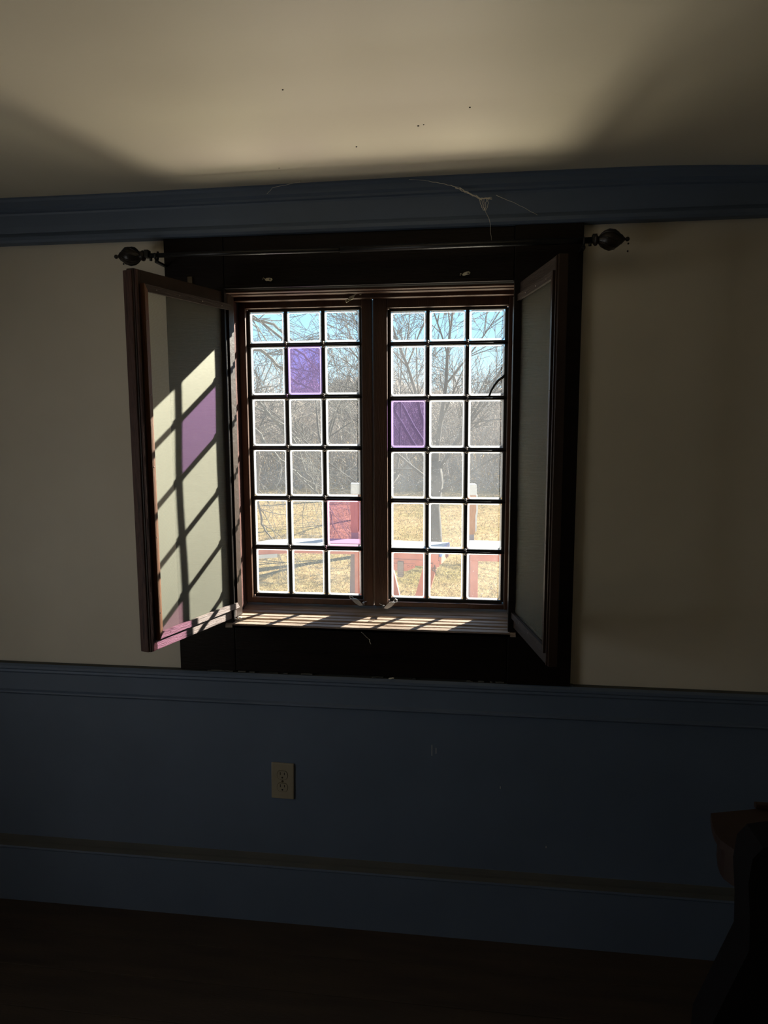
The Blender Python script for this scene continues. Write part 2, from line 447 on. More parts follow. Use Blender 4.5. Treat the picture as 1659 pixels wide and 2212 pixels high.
# wainscot: panel, chair rail, base
wp = MB()
wp.box((XL, -0.012, 0.15), (XR, 0.0, 0.76), bev=0.0)
wains = wp.build('trim_2', M['blue'])
tag(wains, 'slate blue flat wainscot panel below the window', 'wainscot', kind='structure')
sc_ = MB()
for x_, z0_, z1_ in ((0.185, 0.565, 0.598), (0.197, 0.572, 0.590), (0.385, 0.475, 0.482), (0.52, 0.30, 0.306)):
    sc_.box((x_, -0.0128, z0_), (x_ + 0.0012, -0.0118, z1_))
o = sc_.build('paint_scratch', M['web'], wains)
def run_x(prof, x0, x1, mats, name, zf=None, mi_at=None, nseg=1, parent=None):
    """a moulding: profile (y,z) pushed along x"""
    m_ = MB()
    n_ = len(prof)
    vs, fs, mi = [], [], []
    for k in range(nseg + 1):
        x = lerp(x0, x1, k / nseg)
        for (y, z) in prof:
            vs.append((x, y, z + (zf(x, z) if zf else 0)))
    for k in range(nseg):
        for i in range(n_ - 1):
            a = k * n_ + i
            m_.add([vs[a], vs[a + 1], vs[a + n_ + 1], vs[a + n_]], [(0, 1, 2, 3)], mi_at(i) if mi_at else 0)
    return m_.build(name, mats, parent)
rail = run_x([(0, .797), (-.018, .796), (-.026, .790), (-.026, .782), (-.020, .777), (-.022, .771), (-.017, .765), (-.0165, .712),
              (-.024, .708), (-.0245, .703), (-.016, .699), (-.012, .694), (0, .694)], XL, XR, [M['blue'], M['ledge']], 'trim_1',
             mi_at=lambda i: 1 if i in (0, 9) else 0)
tag(rail, 'slate blue moulded chair rail directly under the window', 'chair rail', kind='structure')
base = run_x([(0, .219), (-.013, .219), (-.017, .212), (-.020, .204), (-.021, .198), (-.030, .190), (-.031, .184), (-.029, .180), (-.029, .0), (0, 0)],
             XL, XR, [M['blue'], M['ledge']], 'baseboard_back', mi_at=lambda i: 1 if i in (1, 2, 3, 4) else 0)
tag(base, 'tall slate blue baseboard with a dusty moulded cap', 'baseboard', kind='structure')
def crown_shift(x, z):
    return (ceil_z(x, -.04) - CZ) * max(0, (z - 2.08) / 0.09)
crown = run_x([(-.050, 2.174), (-.050, 2.166), (-.045, 2.160), (-.044, 2.146), (-.037, 2.140), (-.037, 2.134), (-.031, 2.131), (-.029, 2.126), (-.025, 2.095),
               (-.022, 2.078), (-.027, 2.072), (-.031, 2.066), (-.031, 2.057), (-.026, 2.051), (-.018, 2.049), (0, 2.049)],
              XL, XR, M['blue'], 'trim_3', zf=crown_shift, nseg=50)
tag(crown, 'slate blue crown moulding between ceiling and wall', 'crown moulding', kind='structure')

# ------------------------------------------------------------------ the window
win = empty('window_1', (0, 0, oz0), kind='structure', label='dark wood casement window with leaded panes and three purple panes', cat='window')
def wpart(mb, name, mats, parent=win, **k):
    o = mb.build(name, mats, parent)
    if parent is win: o.location = (0, 0, -oz0)
    return tag(o, **k)
cs = MB()
cs.box((-.574, -.018, .800), (-.402, 0, 2.050), bev=.002)
wpart(cs, 'casing_board', M['casing'])
cs = MB(); cs.box((.398, -.022, .797), (.574, 0, 2.050), bev=.002); wpart(cs, 'casing_board', M['casing'])
cs = MB(); cs.box((-.401, -.017, 1.912), (.397, 0, 2.049), bev=.002); cs.box((-.401, -.021, 1.909), (.397, -.001, 1.918), bev=.002)
wpart(cs, 'head_casing', M['casing'])
cs = MB(); cs.box((-.401, -.017, .802), (.397, 0, .938), bev=.002); cs.box((-.401, -.020, .862), (.397, -.001, .866), bev=.001)
wpart(cs, 'apron', M['casing'])
# pale crumbs of plaster along the bottom edge of the apron
random.seed(11)
pl = MB()
for k in range(26):
    x = random.choice([random.uniform(-.5, -.3), random.uniform(.25, .57), random.uniform(-.5, .57)])
    pl.box((x, -.0195, .7975), (x + random.uniform(.006, .035), -.006, .7975 + random.uniform(.002, .005)), bev=.001)
wpart(pl, 'plaster_crumb', M['ledge'])
# jambs and head lining
jb = MB()
jb.box((ox0, -.006, .96), (-.404, .150, 1.905)); wpart(jb, 'jamb_lining', M['jamb_wood'])
jb = MB(); jb.box((.404, -.006, .96), (ox1, .150, 1.905)); wpart(jb, 'jamb_lining', M['jamb_wood'])
jb = MB(); jb.box((-.404, -.004, 1.900), (.404, .150, 1.9049)); jb.box((-.404, .068, 1.889), (.404, .094, 1.901), bev=.002)
jb.box((-.404, .020, 1.897), (.404, .030, 1.9015), bev=.001)
wpart(jb, 'head_lining', M['sash'])
# stepped, worn sill
sl = MB()
top = [(.155, .981)]
for gy in (.074, .052, .046, .028, .010, .004, -.012):          # worn boards with narrow grooves between them
    gz_ = lerp(.949, .979, (gy + .03) / .185)
    top += [(gy + .0035, gz_ + .0012), (gy + .002, gz_ - .003), (gy - .0005, gz_ - .003), (gy - .002, gz_)]
top += [(-.026, .949), (-.030, .945), (-.030, .938), (.155, .936)]
sl.prism(top, 'x', -.404, .404)
sl.prism([(-.0001, .950), (-.026, .949), (-.030, .945), (-.030, .938), (-.0001, .936)], 'x', -.425, .420)
wpart(sl, 'sill', M['sill_wood'])

GY = 0.120
colsL = [-.377, -.263, -.150, -.0365]
colsR = [.0470, .1600, .2745, .3860]
rowsL = [1.869, 1.768, 1.615, 1.462, 1.309, 1.156, 1.003]
rowsR = [1.862, 1.765, 1.608, 1.457, 1.305, 1.154, 1.000]

def pane_mesh(mb, x0, x1, z0, z1, rims):
    """one flat pane with rounded corners; the rim ring carries the grime attribute"""
    r, g = .010, .0055
    def ring(inset, rr):
        pts = []
        for cx, cz, a0 in ((x1 - r, z1 - r, 0), (x0 + r, z1 - r, 90), (x0 + r, z0 + r, 180), (x1 - r, z0 + r, 270)):
            for k in range(5):
                a = math.radians(a0 + 22.5 * k)
                pts.append((cx + (rr) * math.cos(a), GY, cz + (rr) * math.sin(a)))
        return pts
    b = len(mb.v)
    A = ring(0, r); B = ring(0, r - .0038); Cc = ring(0, r - .0062)
    n_ = len(A)
    mb.add(A + B + Cc, [(i, (i + 1) % n_, n_ + (i + 1) % n_, n_ + i) for i in range(n_)] +
           [(n_ + i, n_ + (i + 1) % n_, 2 * n_ + (i + 1) % n_, 2 * n_ + i) for i in range(n_)] +
           [tuple(range(2 * n_, 3 * n_))])
    rims += [1.0] * n_ + [0.95] * n_ + [0.0] * n_

def set_rim(o, rims):
    at = o.data.attributes.new('rim', 'FLOAT', 'POINT')
    at.data.foreach_set('value', rims)

def make_sash(side, cols, rows, x0, x1, purple, dirty):
    s = MB()
    z0, z1 = .981, 1.893
    t0, t1 = GY - .022, GY + .020
    s.box((x0, t0, z0), (cols[0] - .004, t1, z1), bev=.003)
    s.box((cols[3] + .004, t0, z0), (x1, t1, z1), bev=.003)
    s.box((cols[0] - .005, t0 + .001, rows[0] + .003), (cols[3] + .005, t1 - .001, z1), bev=.003)
    s.box((cols[0] - .005, t0 + .001, z0), (cols[3] + .005, t1 - .001, rows[6] - .004), bev=.003)
    sash = wpart(s, 'sash', M['sash'])
    # lead cames
    l = MB()
    hw = .0052
    for i, x in enumerate(cols):
        for k in range(6):
            j = [random.uniform(-.0012, .0012) for _ in range(2)]
            l.box((x - hw + (0.0 if i else -.001), GY - .0045, rows[k + 1]), (x + hw, GY + .0045, rows[k]), bev=.002)
    for z in rows:
        l.box((cols[0], GY - .005, z - hw), (cols[3], GY + .005, z + hw), bev=.002)
    l.build('lead_came', M['lead'], sash)
    bars = MB()
    for z in rows[1:6]:
        bars.tube([(cols[0] - .006, GY - .0095, z - .0035), ((cols[0] + cols[3]) / 2, GY - .0095, z - .0040), (cols[3] + .006, GY - .0095, z - .0035)], .0034, 8)
    bars.build('saddle_bar', M['iron'], sash)
    tb = MB()
    for z in rows[1:6]:
        for x in cols[1:3]:
            tb.ball((x, GY - .0105, z + .0045), .0042, 0, 8, (1, .8, 1)); tb.ball((x + .001, GY - .0115, z - .0075), .0045, 0, 8, (1, .8, .9))
            tb.tube([(x - .003, GY - .012, z + .006), (x + .004, GY - .014, z - .001), (x - .001, GY - .012, z - .009)], .0014, 5)
    tb.build('bar_tie', M['solder'], sash)
    gm, rims = MB(), []
    gd, rd = MB(), []
    for r in range(6):
        for c_ in range(3):
            e = .0052
            args = (cols[c_] + e, cols[c_ + 1] - e, rows[r + 1] + e, rows[r] - e)
            if (r, c_) in purple:
                pm, pr = MB(), []
                pane_mesh(pm, *args, pr)
                o = pm.build('purple_pane', M[purple[(r, c_)][0]], sash, fix=False); set_rim(o, pr)
                tag(o, label=purple[(r, c_)][1])
            elif (r, c_) in dirty: pane_mesh(gd, *args, rd)
            else: pane_mesh(gm, *args, rims)
    o = gm.build('clear_pane', M['glass'], sash, fix=False); set_rim(o, rims)
    if gd.v:
        o = gd.build('dusty_pane', M['glass_dirty'], sash, fix=False); set_rim(o, rd)
    return sash

sashL = make_sash('left', colsL, rowsL, -.402, -.0015, {(1, 1): ('glass_violet', 'bright violet glass pane'), (4, 2): ('glass_pink', 'pinkish lilac glass pane')}, set())
sashR = make_sash('right', colsR, rowsR, .0015, .403, {(2, 0): ('glass_purple', 'deep purple glass pane')},
                  {(2, 1), (2, 2), (3, 0), (3, 1), (3, 2), (4, 1), (1, 0), (5, 2)})
# repair lead curving across the corner of a right sash pane
rl = MB()
rl.tube([(.3390, GY - .001, 1.612), (.3450, GY - .001, 1.628), (.3540, GY - .001, 1.643), (.3650, GY - .001, 1.657), (.3740, GY - .001, 1.663), (.3850, GY - .001, 1.672)],
        [.003, .003, .0032, .0036, .004, .004], 8)
rl.build('repair_lead', M['lead'], sashR)

def latch(parent, x, z, y, mir, mat, name='latch', up=False):
    g = MB()
    s = -1 if mir else 1
    # leaf shaped plate with a curled nose and a pivot post
    pts = [(0, 0), (.010, .006), (.018, .007), (.026, .003), (.034, -.004), (.024, -.010), (.012, -.009), (.003, -.004)]
    pts = [(x + s * (a), z - b * 1.0 - .0 * a) for a, b in [(p[0], -p[1] + p[0] * .42) for p in pts]]
    g.prism(pts, 'y', y - .0015, y + .0015)
    e = (x + s * .033, y, z - .033 * .42 + .002)
    g.tube([(x, y, z), (x - s * .006, y, z + .002), (x - s * .006, y - .002, z + .009), (x + s * .001, y - .004, z + .010)], [.0016, .0018, .0016, .001], 6)
    g.tube([(x + s * .003, y, z + .001), (x + s * .005, y - .004, z + .006), (x + s * .001, y - .006, z + .009)], .0011, 5)
    g.ball((x - s * .002, y - .004, z + .0115), .0024)
    g.tube([e, (e[0] + s * .002, y, e[2] + .002), (e[0] + s * .003, y + .004, e[2] - .006)], [.0022, .0030, .0026], 8)
    g.tube([(e[0] + s * .002, y, e[2]), (e[0] + s * .008, y - .003, e[2] + .005), (e[0] + s * .014, y - .006, e[2] + .008)], [.001, .0008, .0008], 5)
    return g.build(name, mat, parent)
latch(sashL, -.066, 1.004, .088, False, M['steel'])['label'] = 'grey metal leaf shaped latch'
latch(sashR, .066, .997, .088, True, M['steel'])['label'] = 'pale metal leaf shaped latch'
g = MB()
g.prism([(-.046, 1.895), (-.052, 1.897), (-.061, 1.893), (-.066, 1.886), (-.058, 1.884), (-.050, 1.888)], 'y', .066, .070)
g.tube([(-.050, .068, 1.895), (-.040, .068, 1.902), (-.030, .068, 1.903), (-.027, .066, 1.899), (-.031, .064, 1.898)], [.0018, .0016, .0014, .0014, .0018], 6)
g.tube([(-.064, .068, 1.887), (-.073, .068, 1.884), (-.071, .066, 1.880), (-.068, .066, 1.878)], [.0016, .0014, .0016, .002], 6)
g.tube([(-.068, .066, 1.878), (-.060, .066, 1.883)], .0008, 5)
lt = g.build('top_latch', M['cream_metal'], sashL); lt['label'] = 'cream painted latch'

# little turn buttons screwed to the head board
def turn_button(x, z, a, label):
    t = empty('turn_button', (x, -.022, z), label=label, cat='window catch', group='turn buttons on the head board')
    g = MB()
    g.prism([(-.010, -.002), (-.006, .003), (.002, .0045), (.009, .004), (.012, 0), (.008, -.0045), (.000, -.0035), (-.006, -.0045)], 'y', -.002, .001, m=Matrix.Rotation(a, 4, 'Y'))
    g.tube([(-.008, -.001, 0), (-.014, -.003, .003), (-.016, -.002, -.002)], .0009, 5, m=Matrix.Rotation(a, 4, 'Y'))
    g.build('button_plate', M['cream_metal'], t)
    s = MB(); s.tube([(.005, .004, 0), (.005, -.004, 0)], .0028, 10); s.build('screw', M['solder'], t)
turn_button(-.272, 1.930, .1, 'small pale turn button on the dark head board, above the left sash')
turn_button(.270, 1.930, -.2, 'small pale turn button on the dark head board, above the right sash')

# ------------------------------------------------------------------ hinged insect screens, swung into the room
def make_screen(hinge, free, z0, z1, vs, label, lit):
    """local x runs from hinge to free edge, local y is the thickness, vs = side that faces the window light"""
    d = Vector((free[0] - hinge[0], free[1] - hinge[1]))
    W = d.length
    t = empty('window_screen', (hinge[0], hinge[1], z0), math.atan2(d.y, d.x), label=label, cat='window screen')
    H = z1 - z0
    th = .022
    a, b = (-th, 0) if vs > 0 else (0, th)          # body of the frame
    def side(u0, u1, w0, w1, y0=a, y1=b, bev=.002):
        m_ = MB(); m_.box((u0, y0, w0), (u1, y1, w1), bev=bev); return m_
    m_ = side(0, .030, 0, H); m_.build('hinge_stile', M['dark_wood'], t)
    m_ = side(W - .023, W, 0, H)
    st = m_.build('free_stile', M['dark_wood'], t)
    if vs > 0:
        m_ = MB(); m_.box((W - .008, a - .008, .0), (W + .004, b - .004, H - .004), bev=.003)
        m_.box((W - .009, b, .002), (W - .002, b + .006, H - .002), bev=.002)
        m_.build('edge_lip', M['screen_wood'], st)
    else:
        m_ = MB(); m_.box((W - .012, a - .0035, .002), (W - .007, b, H - .002), bev=.001); m_.build('edge_lip', M['dark_wood'], st)
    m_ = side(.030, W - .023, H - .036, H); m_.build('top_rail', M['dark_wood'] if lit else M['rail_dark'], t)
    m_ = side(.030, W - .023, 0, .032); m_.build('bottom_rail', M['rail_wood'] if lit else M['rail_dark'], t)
    # retaining strips on the side towards the window
    s0, s1 = (0, .007) if vs > 0 else (-.007, 0)
    u0, u1, w0, w1 = .022, W - .020, .028, H - .032
    def strip(poly, mat, h=1.0):
        m_ = MB(); m_.prism(poly, 'y', s0 * h, s1 * h); return m_.build('retaining_strip', mat, t)
    q, qv = .017, .011
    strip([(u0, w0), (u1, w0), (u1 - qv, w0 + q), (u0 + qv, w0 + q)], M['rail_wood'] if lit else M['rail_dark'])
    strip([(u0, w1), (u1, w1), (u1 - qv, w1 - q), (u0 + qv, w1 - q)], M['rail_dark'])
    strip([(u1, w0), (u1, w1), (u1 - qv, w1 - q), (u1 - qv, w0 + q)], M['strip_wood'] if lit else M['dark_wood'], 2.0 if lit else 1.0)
    strip([(u0, w0), (u0, w1), (u0 + qv, w1 - q), (u0 + qv, w0 + q)], M['dark_wood'])
    # cloth, very slightly slack
    g = MB()
    nu, nw = 12, 24
    vsx, fsx = [], []
    mid = (-.004 if vs > 0 else .004)
    for j in range(nw + 1):
        for i in range(nu + 1):
            u = lerp(u0 + .004, u1 - .004, i / nu); w_ = lerp(w0 + .004, w1 - .004, j / nw)
            s = math.sin(math.pi * i / nu) * math.sin(math.pi * j / nw)
            vsx.append((u, mid + .0025 * s * math.sin(9 * w_ + 5 * u) , w_))
    for j in range(nw):
        for i in range(nu):
            q_ = j * (nu + 1) + i
            fsx.append((q_, q_ + 1, q_ + nu + 2, q_ + nu + 1))
    g.add(vsx, fsx, 0, True)
    g.build('screen_cloth', M['mesh'], t, fix=False)
    # tacks
    y_ = s1 if vs > 0 else s0
    spots = [(lerp(u0, u1, f_), y_, w1 - .009) for f_ in (.12, .36, .62, .86)] + [(lerp(u0, u1, f_), y_, w0 + .009) for f_ in (.12, .36, .62, .86)]
    spots += [(u1 - .005, y_ * (2 if lit else 1), lerp(w0, w1, f_)) for f_ in (.08, .3, .5, .7, .9)]
    for p_ in spots:
        k_ = MB(); k_.ball(p_, .0014, 0, 6); k_.build('tack', M['solder'], t)
    # hinges
    for w_ in (.10, H - .12):
        h_ = MB(); h_.tube([(-.002, (a + b) / 2, w_), (-.002, (a + b) / 2, w_ + .05)], .0035, 10); h_.build('hinge', M['iron'], t)
    return t
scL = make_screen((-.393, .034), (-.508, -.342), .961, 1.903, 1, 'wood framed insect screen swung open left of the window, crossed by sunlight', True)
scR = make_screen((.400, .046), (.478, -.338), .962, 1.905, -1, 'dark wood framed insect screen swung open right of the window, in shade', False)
# eye hook and small plate on the head board by the left screen
hp = MB(); hp.box((-.505, -.024, 1.918), (-.491, -.018, 1.944), bev=.001)
tag(hp.build('metal_plate', M['groove']), 'small brown metal plate on the dark casing behind the left screen top', 'metal plate')

# ------------------------------------------------------------------ curtain rod
rod = empty('curtain_rod', (0, -.10, 2.0), label='black curtain rod with carved bulb finials above the window', cat='curtain rod')
ry = -.075
rz = lambda x: 1.992
g = MB(); g.tube([(-.605, ry, rz(-.605)), (-.35, ry, rz(-.35) - .001), (-.03, ry, rz(-.03) - .002)], .0062, 14)
g.tube([(-.06, ry, rz(-.06) - .002), (.3, ry, rz(.3)), (.592, ry, rz(.61))], .0078, 14)
def rp(mb, name, mat):
    o = mb.build(name, mat, rod); o.location = (0, .10, -2.0); return o
rp(g, 'rod', M['iron'])
def finial(x, s):
    prof = [(.007, -.004), (.013, 0), (.0145, .003), (.013, .007), (.009, .009), (.0095, .012), (.016, .018), (.0215, .026), (.0245, .036), (.0245, .043), (.0215, .052),
            (.0175, .059), (.0125, .065), (.0120, .067), (.0065, .072), (.0035, .075), (.0035, .077), (.0055, .079), (.0056, .083), (.003, .086)]
    m_ = Matrix.Translation((x, ry, rz(x))) @ Matrix.Rotation(math.pi / 2 * s, 4, 'Y')
    g = MB(); g.lathe(prof, 28, 0, m_)
    for k in range(8):                       # carved leaf ribs
        pts = []
        for r_, h_ in [(.0100, .012), (.0165, .018), (.0222, .026), (.0252, .037), (.0230, .050), (.0175, .0595)]:
            a_ = k * math.pi / 4 + (h_ - .03) * 18
            pts.append(m_ @ Vector((r_ * math.cos(a_), r_ * math.sin(a_), h_)))
        g.tube(pts, [.0006, .0014, .0018, .0018, .0014, .0006], 5)
    rp(g, 'finial', M['bronze'])
finial(-.605, -1); finial(.592, 1)
def bracket(x, s):
    g = MB()
    z = rz(x)
    g.box((x - .007, -.010, z - .062), (x + .007, -.002, z - .012), bev=.0015)      # wall plate
    g.box((x - .005, ry - .002, z - .020), (x + .005, -.004, z - .014), bev=.001)   # arm
    g.tube([(x, ry - .010, z + .004), (x, ry - .010, z - .006), (x, ry - .004, z - .013), (x, ry + .006, z - .011), (x, ry + .010, z - .002), (x, ry + .010, z + .012)], .003, 6)
    g.box((x - s * .026 - .005, ry - .0095, z - .006), (x - s * .026 + .006, ry + .0095, z + .014), bev=.001)
    g.tube([(x - s * .016, ry, z - .006), (x - s * .016, ry, z - .014)], .004, 8)
    rp(g, 'bracket', M['iron'])
bracket(-.570, 1); bracket(.566, -1)
for (x, z, lb) in ((-.703, 1.989, 'upper of the two tiny black screw holes under the left finial'), (-.701, 1.962, 'lower of the two tiny black screw holes under the left finial'),
                   (.690, 1.998, 'upper of the two tiny black screw holes by the right finial'), (.689, 1.979, 'lower of the two tiny black screw holes by the right finial')):
    g = MB(); g.tube([(x, .002, z), (x, -.0015, z)], .0024, 8)
    tag(g.build('screw', M['slot']), lb, 'screw', 'old screws in the plaster beside the finials')

# ------------------------------------------------------------------ wall outlet
ol = empty('wall_outlet', (-.266, -.012, .460), label='ivory duplex wall outlet on the blue wainscot', cat='outlet')
ol.rotation_euler = (0, math.radians(.9), 0)
g = MB(); g.box((-.035, -.006, -.057), (.035, .001, .057), bev=.003); g.build('cover_plate', M['ivory'], ol)
def rounded(cx, cz, w_, h_, n_=28):
    pts = []
    for k in range(n_):
        a_ = 2 * math.pi * k / n_
        pts.append((cx + w_ * math.cos(a_), cz + max(-h_, min(h_, w_ * math.sin(a_)))))
    return pts
for cz_ in (.0195, -.0195):
    g = MB(); g.prism(rounded(0, cz_, .0175, .0142), 'y', -.0062, -.004, 0)
    o = g.build('receptacle_gap', M['groove'], ol)
    g = MB(); g.prism(rounded(0, cz_, .0163, .0130), 'y', -.0072, -.004, 0)
    rc = g.build('receptacle', M['ivory'], ol)
    g = MB()
    g.box((-.0075, -.0075, cz_ + .0005), (-.0052, -.005, cz_ + .0095)); g.box((.0052, -.0075, cz_ + .001), (.0075, -.005, cz_ + .0085))
    g.tube([(0, -.0076, cz_ - .0075), (0, -.005, cz_ - .0075)], .0027, 12, smooth=False)
    g.build('slot', M['slot'], rc)
g = MB(); g.tube([(0, -.0072, 0), (0, -.004, 0)], .0032, 14); g.build('screw', M['groove'], ol)

# ------------------------------------------------------------------ cobwebs
def web(name, strands, label, blobs=()):
    g = MB()
    for pts, r in strands:
        g.tube(pts, r, 4)
    for c_, r in blobs: g.ball(c_, r, 0, 6)
    return tag(g.build(name, M['web']), label, 'cobweb')
random.seed(5)
def wob(a, b, n_, amp):
    a, b = Vector(a), Vector(b)
    return [a.lerp(b, i / n_) + (Vector([random.uniform(-amp, amp) for _ in range(3)]) if 0 < i < n_ else Vector()) for i in range(n_ + 1)]
S = [(wob((.12, -.052, 2.166), (.172, -.052, 2.160), 4, .0008), .0004), (wob((.172, -.052, 2.160), (.232, -.054, 2.146), 6, .0012), .0007),
     (wob((.318, -.055, 2.080), (.330, -.050, 2.056), 4, .001), .0005), (wob((.330, -.050, 2.056), (.336, -.04, 2.004), 4, .001), .0004)]
for k in range(5):
    S.append((wob((.228 + .004 * k, -.054, 2.147 - .002 * k), (.262, -.054, 2.134), 5, .0022), .0006))
    S.append((wob((.252, -.054, 2.139 - .001 * k), (.308, -.055, 2.106 + .001 * k), 8, .0024), .0007))
    S.append((wob((.304, -.055, 2.110), (.334 + .002 * (k % 2), -.055, 2.109 + .0015 * (k - 2)), 6, .0014), .0006))
    S.append((wob((.303 + .006 * k, -.055, 2.108), (.314 + .0016 * k, -.055, 2.080), 6, .0018), .0006))
web('cobweb', S, 'dusty cobweb tangle hanging from the crown moulding, right of centre')
web('cobweb', [(wob((.346, -.050, 2.118), (.398, -.046, 2.096), 5, .0008), .0005), (wob((.398, -.046, 2.096), (.452, -.046, 2.066), 6, .0008), .0004)],
    'thin cobweb strand on the crown moulding above the right screen')
web('cobweb', [(wob((-.262, -.052, 2.146), (-.245, -.060, 2.158), 3, .001), .0005), (wob((-.245, -.060, 2.158), (-.166, -.070, 2.168), 6, .0008), .0005)],
    'thin cobweb strand where crown moulding meets ceiling, left of centre', [((-.166, -.070, 2.168), .0022)])
web('cobweb', [(wob((-.02, -.022, .935), (.002, -.022, .915), 4, .001), .0005), (wob((.002, -.022, .915), (.008, -.022, .900), 4, .001), .0009)],
    'small wisp of cobweb on the dark board below the sill')
g = MB()
g.tube(wob((.06, -.026, .800), (.075, -.028, .803), 3, .001), .0018, 5); g.ball((.066, -.027, .801), .0032, 0, 6, (1.6, 1, .7))
tag(g.build('plaster_crumb', M['web']), 'pale crumb of plaster lying on the blue chair rail', 'debris')
g = MB(); g.tube([(-.410, .000, .953), (-.400, -.008, .957), (-.392, -.004, .955), (-.398, .004, .960), (-.386, .006, .958)], [.0016, .0022, .0018, .0020, .001], 6)
tag(g.build('hook', M['steel']), 'small bent metal hook at the left end of the sill', 'hook')
# dead flies on the ceiling
for i, (x, y, r) in enumerate(((-.073, -.581, .0016), (.281, -.452, .0018), (.170, -.375, .0020), (.182, -.380, .0014), (.019, -.278, .0017), (-.195, -.170, .0013))):
    g = MB(); g.ball((x, y, ceil_z(x, y) - .0008), r * .75, 0, 6, (1.5, 1, .8))
    tag(g.build('fly_speck', M['slot']), ['tiny dark speck at the left on the pale ceiling', 'tiny dark speck farthest right on the pale ceiling', 'upper of two close dark specks, right of the ceiling centre', 'lower of two close dark specks, right of the ceiling centre', 'tiny dark speck on the ceiling over the middle of the window', 'tiny dark speck low on the ceiling, nearest the crown moulding'][i], 'speck', 'dark specks on the ceiling')

# ------------------------------------------------------------------ side table and black chair at the right edge
st_ = empty('side_table', (1.05, -.45, 0), label='small dark red brown wooden table at the right edge, behind a black chair', cat='table')
def cp(mb, name, mat):
    o = mb.build(name, mat, st_); o.location = (-1.05, .45, 0); return o
top_poly = [(.826, -.444), (.815, -.49), (.811, -.52), (.812, -.545), (.822, -.566), (.842, -.60), (.88, -.625), (1.32, -.50), (1.32, -.30)]
g = MB(); g.prism(top_poly, 'z', .662, .680); cp(g, 'tabletop', M['cabinet'])
g = MB(); g.prism([(lerp(1.05, x, .93), lerp(-.47, y, .85)) for x, y in top_poly], 'z', .585, .662); cp(g, 'apron', M['cabinet'])
for x_, y_ in ((.93, -.475), (.93, -.575), (1.26, -.35), (1.26, -.46)):
    g = MB(); g.tube([(x_, y_, 0), (x_, y_, .12), (x_, y_, .35), (x_, y_, .585)], [.012, .018, .014, .020], 10); cp(g, 'leg', M['cabinet'])
g = MB(); g.box((.93, -.416, .680), (1.2, -.402, .692), bev=.003, m=None); cp(g, 'back_rail', M['cabinet'])
ac = empty('chair', (.98, -1.0, 0), label='black high backed chair in deep shadow at the right edge of the room', cat='chair')
def ap(mb, name):
    o = mb.build(name, M['black_panel'], ac); o.location = (-.98, 1.0, 0); return o
left = [(.700, .12), (.690, .30), (.697, .509), (.737, .62), (.757, .675), (.755, .73), (.749, .794), (.753, .837), (.768, .857), (.798, .864)]
g = MB(); g.prism(left + [(1.96 - x, z) for x, z in left[::-1]], 'y', -.86, -.79); ap(g, 'backrest')
g = MB(); g.box((.73, -1.34, .34), (1.23, -.86, .46), bev=.03); ap(g, 'seat')
for x_, y_ in ((.75, -.84), (1.19, -.84), (.76, -1.29), (1.18, -1.29)):
    g = MB(); g.tube([(x_, y_, 0), (x_, y_, .36)], [.016, .024], 10); ap(g, 'leg')

# ------------------------------------------------------------------ yard
random.seed(21)
def yard_h(x, y):
    h = yard_z
    if y > 17: h += (y - 17) * .03
    h += .02 * math.sin(x * .9) * math.sin(y * .6)
    return h
g = MB()
nx, ny = 70, 60
vs, fs = [], []
for j in range(ny + 1):
    for i in range(nx + 1):
        y = lerp(WT, 60, (j / ny) ** 1.8); x = lerp(-1, 1, i / nx) * (9 + y * 1.2)
        vs.append((x, y, yard_h(x, y) - (.02 if y < 3 else 0)))
for j in range(ny):
    for i in range(nx):
        a = j * (nx + 1) + i
        fs.append((a, a + 1, a + nx + 2, a + nx + 1))
g.add(vs, fs, 0, True)
tag(g.build('lawn', M['grass'], fix=False), 'dry yellow winter lawn outside the window', 'lawn', kind='structure')
g = MB()
for k in range(42000):
    y = 4.6 + 12 * random.random() ** 1.6
    x = -.05 - .13 * (y + 2) + random.uniform(-.34, .30) * (y + 2)
    h = random.uniform(.015, .045); a = random.uniform(0, 6.28); w_ = .0015 + .00025 * y
    b_ = Vector((x, y, yard_h(x, y) - .004)); s_ = Vector((math.cos(a) * w_, math.sin(a) * w_, 0)); l_ = Vector((random.uniform(-.04, .04), random.uniform(-.04, .04), h))
    g.add([b_ - s_, b_ + s_, b_ + l_], [(0, 1, 2)])
tag(g.build('grass_blades', M['blade'], fix=False), 'short dry grass tufts standing in the lawn', 'grass', kind='stuff')

# far wooded rise
g = MB()
vs, fs = [], []
nx = 240
rr = random.Random(8)
tops = [3.0 + .5 * math.sin(i * .13) + rr.uniform(-.35, .45) for i in range(nx + 1)]
prof = [(0, -.2), (.6, .3), (1.2, .62), (2.0, .86), (3.2, 1.0), (6, .9), (9, .2)]
for dy, fz in prof:
    for i in range(nx + 1):
        x = lerp(-42, 34, i / nx)
        vs.append((x, 44 + dy + rr.uniform(-.3, .3), lerp(-.2, tops[i] + .9, max(0, fz)) + rr.uniform(-.15, .15)))
for j in range(len(prof) - 1):
    for i in range(nx):
        a = j * (nx + 1) + i
        fs.append((a, a + 1, a + nx + 2, a + nx + 1))
g.add(vs, fs, 0, True)
tag(g.build('hillside', M['hill'], fix=False), 'low grey brown wooded rise along the horizon', 'hillside', kind='structure')

# ---- bare growth
def rand_perp(d, rnd, ang, az=None):
    """direction leaning ang away from d"""
    o_ = d.orthogonal().normalized()
    o_.rotate(Matrix.Rotation(rnd.uniform(0, 2 * math.pi) if az is None else az, 3, d))
    return (d * math.cos(ang) + o_ * math.sin(ang)).normalized()

